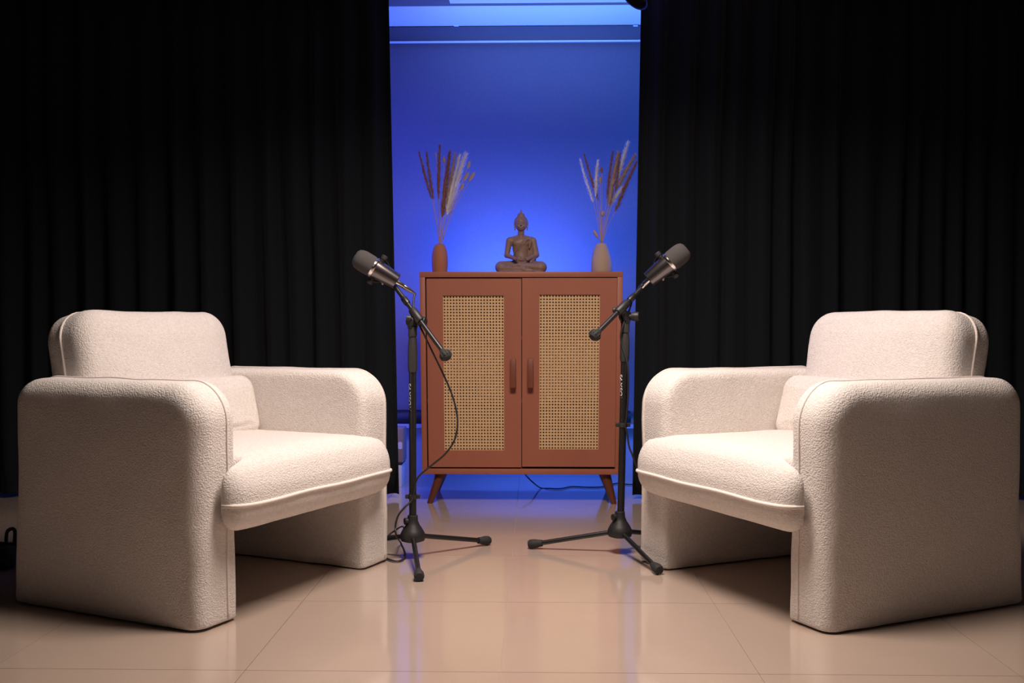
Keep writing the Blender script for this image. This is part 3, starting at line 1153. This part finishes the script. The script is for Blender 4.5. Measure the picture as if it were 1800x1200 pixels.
def mic_stand(c, feet, joint_z, top_px_shift, boom0, boom1, label, text_ang, knob_side, zl, lean):
    """c = hub centre on the floor; feet = world foot points; boom0 = mic end, boom1 = counterweight"""
    root = empty('microphone_stand', (c.x, c.y, 0), 0, label, 'microphone stand', 'boom microphone stands')
    L = lambda p: Vector(p) - Vector((c.x, c.y, 0))
    ln = Vector((lean[0], lean[1], 0))
    axp = lambda z: Vector((ln.x * z, ln.y * z, z))      # slight lean of the pole
    # hub
    bm = bmesh.new()
    add_lathe(bm, [(0.0, 0.058), (0.030, 0.058), (0.041, 0.062), (0.044, 0.072), (0.043, 0.084), (0.036, 0.098), (0.024, 0.116), (0.0185, 0.130), (0.0175, 0.148), (0.0145, 0.150)], Matrix(), 28)
    hub = from_bm('tripod_hub', bm, M['black_plastic'], root, True, 40)
    bm = bmesh.new()
    add_lathe(bm, [(0.0, 0), (0.007, 0), (0.007, 0.018), (0.012, 0.020), (0.012, 0.030), (0.0, 0.031)], Matrix.Translation((0, 0, 0.130)) @ frame((0, 0, 0), (knob_side * 0.9, -0.5, 0.0)), 12)
    from_bm('hub_knob', bm, M['black_plastic'], hub, True, 40)
    # legs
    for f in feet:
        d = L(f); d.z = 0
        u = d.normalized()
        p0 = u * 0.030 + Vector((0, 0, 0.074)); p1 = d - u * 0.012 + Vector((0, 0, 0.017))
        bm = bmesh.new()
        add_tube(bm, [p0, p0.lerp(p1, 0.5), p1], 0.0085, 12)
        lg = from_bm('leg', bm, M['black'], root, True, 50)
        m = frame(d - u * 0.045 + Vector((0, 0, 0.0225)), d + Vector((0, 0, 0.0165)))
        bm = bmesh.new()
        add_lathe(bm, [(0.0, 0), (0.0115, 0.0), (0.0130, 0.012), (0.0165, 0.028), (0.0165, 0.045), (0.0130, 0.052), (0.0, 0.053)], m, 18)
        from_bm('rubber_foot', bm, M['rubber'], lg, True, 50)
    # lower pole, clutch, upper collar
    z1, z2, z3 = zl[:3]
    bm = bmesh.new()
    m = frame(axp(0.06), axp(z1))
    Lp = (axp(z1) - axp(0.06)).length
    add_lathe(bm, [(0.0, 0), (0.0125, 0), (0.0125, Lp), (0.0, Lp)], m, 20)
    pole = from_bm('pole', bm, M['black'], root, True, 40)
    bm = bmesh.new()
    Lg = z2 - z1
    add_lathe(bm, [(0.0, -0.012), (0.0145, -0.012), (0.0165, 0.0), (0.0165, Lg * 0.55), (0.0150, Lg * 0.85), (0.0132, Lg), (0.0, Lg)], frame(axp(z1), axp(z2)), 24)
    grip = from_bm('clutch_grip', bm, M['grip'], root, True, 30)
    bm = bmesh.new()
    Lc = z3 - z2
    add_lathe(bm, [(0.0, 0), (0.0122, 0), (0.0122, 0.003), (0.0152, 0.004), (0.0152, Lc), (0.0125, Lc + 0.006), (0.0, Lc + 0.006)], frame(axp(z2), axp(z3)), 24)
    from_bm('collar', bm, M['grip'], root, True, 30)
    # swivel joint: two cheeks and a clamp
    j = axp(z3)
    b0, b1 = L(boom0), L(boom1)
    bd = (b0 - b1).normalized()
    side = bd.cross(Vector((0, 0, 1))).normalized()
    if side.y > 0: side = -side
    bm = bmesh.new()
    jc = j + Vector((0, 0, 0.024))
    for s in (-1, 1):
        a = jc + side * (s * 0.0125)
        add_lathe(bm, [(0.0, -0.0045), (0.017, -0.0045), (0.019, -0.002), (0.019, 0.002), (0.017, 0.0045), (0.0, 0.0045)], frame(a, a + side), 20)
        add_box(bm, (-0.0035, -0.010, -0.024), (0.0035, 0.010, 0.002), 0.0015, 1, Matrix.Translation(a) @ Matrix.Rotation(math.atan2(side.y, side.x), 4, 'Z'))
    sw = from_bm('swivel_joint', bm, M['black_plastic'], root, True, 40)
    # knob of the swivel, on the knob side
    bm = bmesh.new()
    ks = side * 0.016
    kd = Vector((-knob_side * 1.0, -0.15, 0)).normalized() if knob_side < 0 else Vector((-1, -0.2, 0)).normalized()
    kd = Vector((top_px_shift, -0.35, 0)).normalized()
    add_lathe(bm, [(0.0, 0.0), (0.008, 0.0), (0.008, 0.016), (0.0155, 0.018), (0.0165, 0.026), (0.0165, 0.040), (0.0145, 0.044), (0.0, 0.045)], frame(jc + kd * 0.006, jc + kd), 14)
    from_bm('swivel_knob', bm, M['black_plastic'], sw, True, 35)
    # boom clamp block on the boom, nearest point to the joint
    t = (jc - b1).dot(bd)
    cp = b1 + bd * t
    bm = bmesh.new()
    add_tube(bm, [jc, jc.lerp(cp, 0.6), cp], 0.011, 12)
    add_lathe(bm, [(0.0, -0.030), (0.0125, -0.030), (0.0150, -0.026), (0.0150, 0.024), (0.0125, 0.030), (0.0, 0.030)], frame(cp, cp + bd), 18)
    cl = from_bm('boom_clamp', bm, M['black_plastic'], root, True, 40)
    bm = bmesh.new()
    kk = Vector((-top_px_shift, -0.1, 0.1)).normalized()
    add_lathe(bm, [(0.0, 0), (0.0045, 0), (0.0045, 0.018), (0.009, 0.019), (0.0105, 0.026), (0.009, 0.034), (0.0, 0.035)], frame(cp - bd * 0.0 + Vector((0, 0, -0.012)), cp + kk + Vector((0, 0, -0.012))), 14)
    from_bm('clamp_knob', bm, M['grip'], cl, True, 40)
    # boom
    bm = bmesh.new()
    add_tube(bm, [b1, (b0 + b1) / 2, b0], 0.0082, 14)
    # thicker collar halfway to the microphone
    q = cp + (b0 - cp) * 0.5
    add_lathe(bm, [(0.0, -0.016), (0.0105, -0.016), (0.0115, -0.012), (0.0115, 0.010), (0.0095, 0.016), (0.0, 0.016)], frame(q, q + bd), 16)
    boom = from_bm('boom_arm', bm, M['black'], root, True, 40)
    bm = bmesh.new()
    prof = [(0.0, -0.010), (0.013, -0.009), (0.0185, -0.003), (0.0200, 0.006), (0.0185, 0.016), (0.0120, 0.024), (0.009, 0.032), (0.0, 0.032)]
    add_lathe(bm, prof, frame(b1 - bd * 0.004, b1 + bd), 24)
    for k in range(12):
        a = 2 * PI * k / 12
        mm = frame(b1 - bd * 0.004, b1 + bd) @ Matrix.Rotation(a, 4, 'Z')
        add_box(bm, (0.0175, -0.0016, -0.002), (0.0215, 0.0016, 0.014), 0.0006, 1, mm)
    from_bm('counterweight', bm, M['rubber'], root, True, 40)
    text_on_pole('SAMSON', root, pole, 0.0126, zl[3], 0.096, text_ang)
    pr = pole.children[0]
    pr.location = axp(zl[3] - 0.05) - Vector((0, 0, zl[3] - 0.05))
    # cable clip on the pole
    zc = zl[4]
    bm = bmesh.new()
    add_lathe(bm, [(0.0, -0.008), (0.0155, -0.008), (0.0165, 0.0), (0.0155, 0.008), (0.0, 0.008)], Matrix.Translation(axp(zc)), 20)
    add_box(bm, (-0.026, -0.006, zc - 0.007), (0.026, 0.004, zc + 0.007), 0.002, 1, Matrix.Translation(axp(zc) - Vector((0, 0, zc))))
    from_bm('cable_clip', bm, M['rubber'], root, True, 40)
    return root


def microphone(ring, tail, lean_y, label, plug_len, knob_up, plug_off=0.0):
    """ring = centre of the ring, tail = centre of the rear face"""
    ax = (ring - tail).normalized()
    L = (ring - tail).length
    root = empty('microphone', tail, 0, label, 'microphone', 'broadcast microphones on boom stands')
    m = frame((0, 0, 0), ax)
    R1, R0 = 0.0365, 0.0285
    bm = bmesh.new()
    add_lathe(bm, [(0.0, 0.003), (R0 - 0.006, 0.002), (R0 - 0.003, 0.0), (R0, 0.002), (R0 + (R1 - R0) * 0.5, L * 0.5), (R1 - 0.001, L - 0.014), (R1 - 0.001, L - 0.012), (0.0, L - 0.012)], m, 40)
    body = from_bm('microphone_body', bm, M['mic_metal'], root, True, 40)
    bm = bmesh.new()
    add_lathe(bm, [(0.0, L - 0.012), (R1 + 0.0005, L - 0.012), (R1 + 0.0015, L - 0.010), (R1 + 0.0015, L - 0.004), (R1 - 0.002, L - 0.0035), (R1 - 0.002, L), (0.0, L)], m, 40)
    r = from_bm('ring', bm, M['chrome'], root, True, 40)
    r['label'] = 'bright chrome ring'
    bm = bmesh.new()
    W = 0.071
    add_lathe(bm, [(0.0, L - 0.002), (R1 - 0.001, L - 0.001), (R1 + 0.0005, L + 0.006), (R1 + 0.0005, L + W * 0.55), (R1 - 0.002, L + W * 0.74), (R1 - 0.008, L + W * 0.90), (R1 - 0.018, L + W * 0.98), (0.0, L + W)], m, 40)
    w = from_bm('windscreen', bm, M['foam'], root, True, 60)
    w['label'] = 'dark grey foam windscreen'
    # yoke: U bracket round the body, pivots near the ring, stem at the back towards the boom
    sd = ax.cross(Vector((0, 1, 0))).normalized()          # perpendicular in the picture plane
    if sd.z < 0: sd = -sd
    piv = ax * (L - 0.020)
    pts = []
    back = Vector((0, 1, 0))
    for k in range(13):
        a = PI * k / 12
        pts.append(piv + sd * (math.cos(a) * (R1 + 0.006)) + (back * 0.6 - ax * 0.8).normalized() * (math.sin(a) * 0.052))
    bm = bmesh.new()
    add_tube(bm, pts, 0.0042, 8)
    yk = from_bm('yoke', bm, M['black'], root, True, 50)
    for s in (1, -1):
        bm = bmesh.new()
        p = piv + sd * s * (R1 - 0.001)
        add_lathe(bm, [(0.0, 0), (0.007, 0), (0.007, 0.007), (0.0105, 0.008), (0.0115, 0.016), (0.0105, 0.021), (0.0, 0.022)], frame(p, p + sd * s), 16)
        from_bm('pivot_knob', bm, M['chrome' if False else 'grip'], yk, True, 40)
    # small bright control under the body
    bm = bmesh.new()
    p = ax * (L * 0.42) - sd * (R0 + (R1 - R0) * 0.42)
    add_lathe(bm, [(0.0, -0.002), (0.008, -0.002), (0.008, 0.003), (0.0, 0.004)], frame(p, p - sd), 16)
    o = from_bm('socket_cover', bm, M['chrome'], body, True, 40)
    # plug
    bm = bmesh.new()
    d = -ax
    d = (d + sd * plug_off).normalized()
    pl_ = plug_len
    add_lathe(bm, [(0.0, -0.004), (0.0095, -0.004), (0.0098, pl_ * 0.30), (0.0086, pl_ * 0.34), (0.0092, pl_ * 0.40), (0.0088, pl_ * 0.60), (0.0055, pl_ * 0.82), (0.0035, pl_), (0.0, pl_)], frame((0, 0, 0), d), 20)
    pg = from_bm('plug', bm, M['chrome'], root, True, 40)
    pg['label'] = 'silver cable plug'
    return root, tail + d * pl_


# left stand
lc = G(725.5, 980)
fa = G(737, 1022); fb = G(858, 957.5)
v = (fb - fa); mid = (fa + fb) / 2; perp = Vector((-v.y, v.x, 0)).normalized()
rr = v.length / math.sqrt(3)
lc2 = mid + perp * rr / 2
fc = lc2 + perp * rr
YL = lc2.y


def zat(py, Y): return A(900, py, Y).z


mic_stand(lc2, (fa, fb, fc), 0, 1, A(694, 503, YL + 0.05), A(784, 625, YL - 0.10), 'black boom microphone stand beside the left armchair',
          R(-143), -1, (zat(648, YL), zat(593, YL), zat(577, YL), zat(673, YL), zat(873, YL)), (0.001, 0))
ml, pe = microphone(A(654, 468.5, YL + 0.03), A(697.5, 495, YL + 0.045), 0, 'dark microphone with foam windscreen and silver plug, on the left stand', 0.078, 1, -0.03)

# right stand
fa = G(932, 964); fb = G(1158, 1010)
v = (fb - fa); mid = (fa + fb) / 2; perp = Vector((-v.y, v.x, 0)).normalized()
rr = v.length / math.sqrt(3)
rc2 = mid + perp * rr / 2
fc = rc2 + perp * rr
YR = rc2.y
mic_stand(rc2, (fa, fb, fc), 0, 1, A(1127, 507, YR + 0.03), A(1045, 589.5, YR - 0.10), 'black boom microphone stand beside the right armchair',
          R(-150), -1, (zat(629, YR), zat(586, YR), zat(568, YR), zat(657, YR), zat(746, YR)), (0.022, 0))
mr, pe2 = microphone(A(1180, 459, YR + 0.02), A(1140.5, 491.5, YR + 0.035), 0, 'dark microphone with foam windscreen, on the right stand', 0.070, 1, -0.10)


def cable(pts, r, label, name='cable', per=8):
    org = Vector(pts[0])
    bm = bmesh.new()
    add_tube(bm, [p - org for p in spline(pts, per)], r, 8)
    o = from_bm(name, bm, M['cord'], None, True)
    o.location = org
    return tag(o, label, 'cable')


yl = YL - 0.035
cable([pe, A(728, 521, YL + 0.05), A(727, 542, YL + 0.03), A(735, 566, YL + 0.0), A(745, 587, yl), A(757, 612, yl - .01), A(778, 655, yl - .02), A(795, 695, yl - .02), A(804, 735, yl - .02), A(800, 770, yl - .02),
       A(783, 797, yl - .01), A(757, 819, yl), A(738, 835, yl), A(730, 850, yl + 0.01), A(727, 868, yl + .015), A(723, 880, yl + .01), A(711, 892, yl), A(700, 906, yl), A(695, 925, yl), A(697, 942, yl + .01),
       G(705, 955, 0.006), G(712, 978, 0.006), G(690, 985, 0.006), G(640, 960, 0.006)], 0.0034,
      'black cable looping from the left microphone down its stand')
cable([G(712, 934, 0.03) , G(707, 925, 0.05), G(690, 935, 0.012), G(672, 946, 0.006), G(640, 935, 0.006)], 0.0032,
      'black cable on the floor between the left stand and left armchair')
yr = YR - 0.03
cable([pe2, A(1112, 522, YR + 0.03), A(1108, 540, YR + 0.01), A(1094, 575, yr + .01), A(1092, 600, yr + .02), A(1103, 640, yr), A(1104, 690, yr), A(1101, 735, yr), A(1099, 746, yr), A(1103, 765, yr), A(1106, 785, yr), A(1114, 806, yr),
       A(1128, 850, yr + .02), G(1150, 950, 0.02), G(1165, 945, 0.006), G(1220, 930, 0.006)], 0.0032,
      'black cable clipped to the right microphone stand')
# power lead behind the cabinet
cable([Vector((A(918, 828, 5.0).x, 5.0, A(918, 828, 5.0).z)), G(934, 845, 0.05), G(950, 857, 0.004), G(965, 858, 0.004), G(985, 858.5, 0.004), G(1005, 855, 0.004), G(1035, 856, 0.004), G(1060, 855, 0.004), G(1085, 849, 0.004), G(1105, 851, 0.004), G(1135, 850, 0.004)],
      0.0032, 'thin dark lead on the floor behind the cabinet legs')

# ------------------------------------------------------------------ small things at the edges
# white box and pale brown box stacked behind the left curtain edge
f0 = G(706, 856)
yb_ = f0.y
wbx = empty('small_box', (f0.x - 0.06, yb_ + 0.07, 0), 0, 'white box on the floor at the edge of the left curtain', 'box')
hz = A(706, 813, yb_).z
bm = bmesh.new(); add_box(bm, (-0.06, -0.07, 0), (0.06, 0.07, hz - 0.012), 0.002)
from_bm('box_body', bm, M['white_box'], wbx, True, 40)
bm = bmesh.new(); add_box(bm, (-0.061, -0.071, hz - 0.012), (0.061, 0.071, hz), 0.002)
from_bm('box_lid', bm, M['black_plastic'], wbx, True, 40)
bb2 = empty('small_box', (f0.x - 0.052, yb_ + 0.07, hz), 0, 'brownish box with a round mark, standing on the white box', 'box')
hz2 = A(706, 753, yb_).z - hz
bm = bmesh.new(); add_box(bm, (-0.06, -0.065, 0), (0.06, 0.065, hz2), 0.004)
from_bm('box_body', bm, M['brown_box'], bb2, True, 40)
bm = bmesh.new()
add_lathe(bm, [(0.0, 0), (0.018, 0), (0.018, 0.001), (0.0, 0.001)], frame((0.045, -0.065, hz2 * 0.5), (0.045, -0.2, hz2 * 0.5)), 20)
# mark kept within the front face
for v_ in bm.verts: v_.co.x = min(v_.co.x, 0.055)
from_bm('round_mark', bm, M['white_box'], bb2)

# lamp head peeping in at the top, beside the right curtain
YS = 4.35
tipw = A(1111, 15, YS)
lamp = empty('studio_lamp', (tipw.x + 0.03, YS, H), 0, 'black studio lamp head hanging at the top edge beside the right curtain', 'lamp')
bm = bmesh.new()
hd = Vector((-0.60, -0.25, -0.72)).normalized()
face_c = Vector(tipw) - lamp.location + Vector((0.012, 0.03, 0.058))
mm = frame(face_c - hd * 0.16, face_c)
add_lathe(bm, [(0.0, 0), (0.045, 0), (0.052, 0.01), (0.055, 0.09), (0.070, 0.11), (0.070, 0.16), (0.062, 0.16), (0.058, 0.125), (0.0, 0.120)], mm, 28)
from_bm('lamp_head', bm, M['black_plastic'], lamp, True, 40)
bm = bmesh.new()
pc = face_c - hd * 0.09
add_tube(bm, [pc + Vector((0.0, 0.075, 0)), pc + Vector((0, 0.08, 0.05)), Vector((pc.x, 0.0, -0.03)), Vector((pc.x, 0, 0.0))], 0.007, 10)
from_bm('hanging_bracket', bm, M['black'], lamp, True, 50)

# dark bag at the left edge, on the floor behind the left armchair
g0 = G(-12, 1006)
bag = empty('sandbag', (g0.x, g0.y + 0.06, 0), 0, 'small black weight bag on the floor at the left edge behind the armchair', 'bag')
bm = bmesh.new()
s_ = g0.y / 1800
P, NR = rrect(-0.10, 0.052, 0.004, 46 * s_, (0.02, 0.02, 0.03, 0.03), 0.012)
bm2 = cushion_bm(P, NR, 0.10, 0.03, 0.03, lambda w, y, z: (y, w, z), wob=0.002)
from_bm('bag_body', bm2, M['rubber'], bag, True)
bm.free()
bm = bmesh.new()
add_tube(bm, spline([(0.012, 0, 44 * s_), (0.016, 0, 66 * s_), (0.034, 0, 72 * s_), (0.042, 0, 66 * s_), (0.040, 0, 44 * s_)], 6), 0.006, 8)
from_bm('carry_handle', bm, M['rubber'], bag, True)
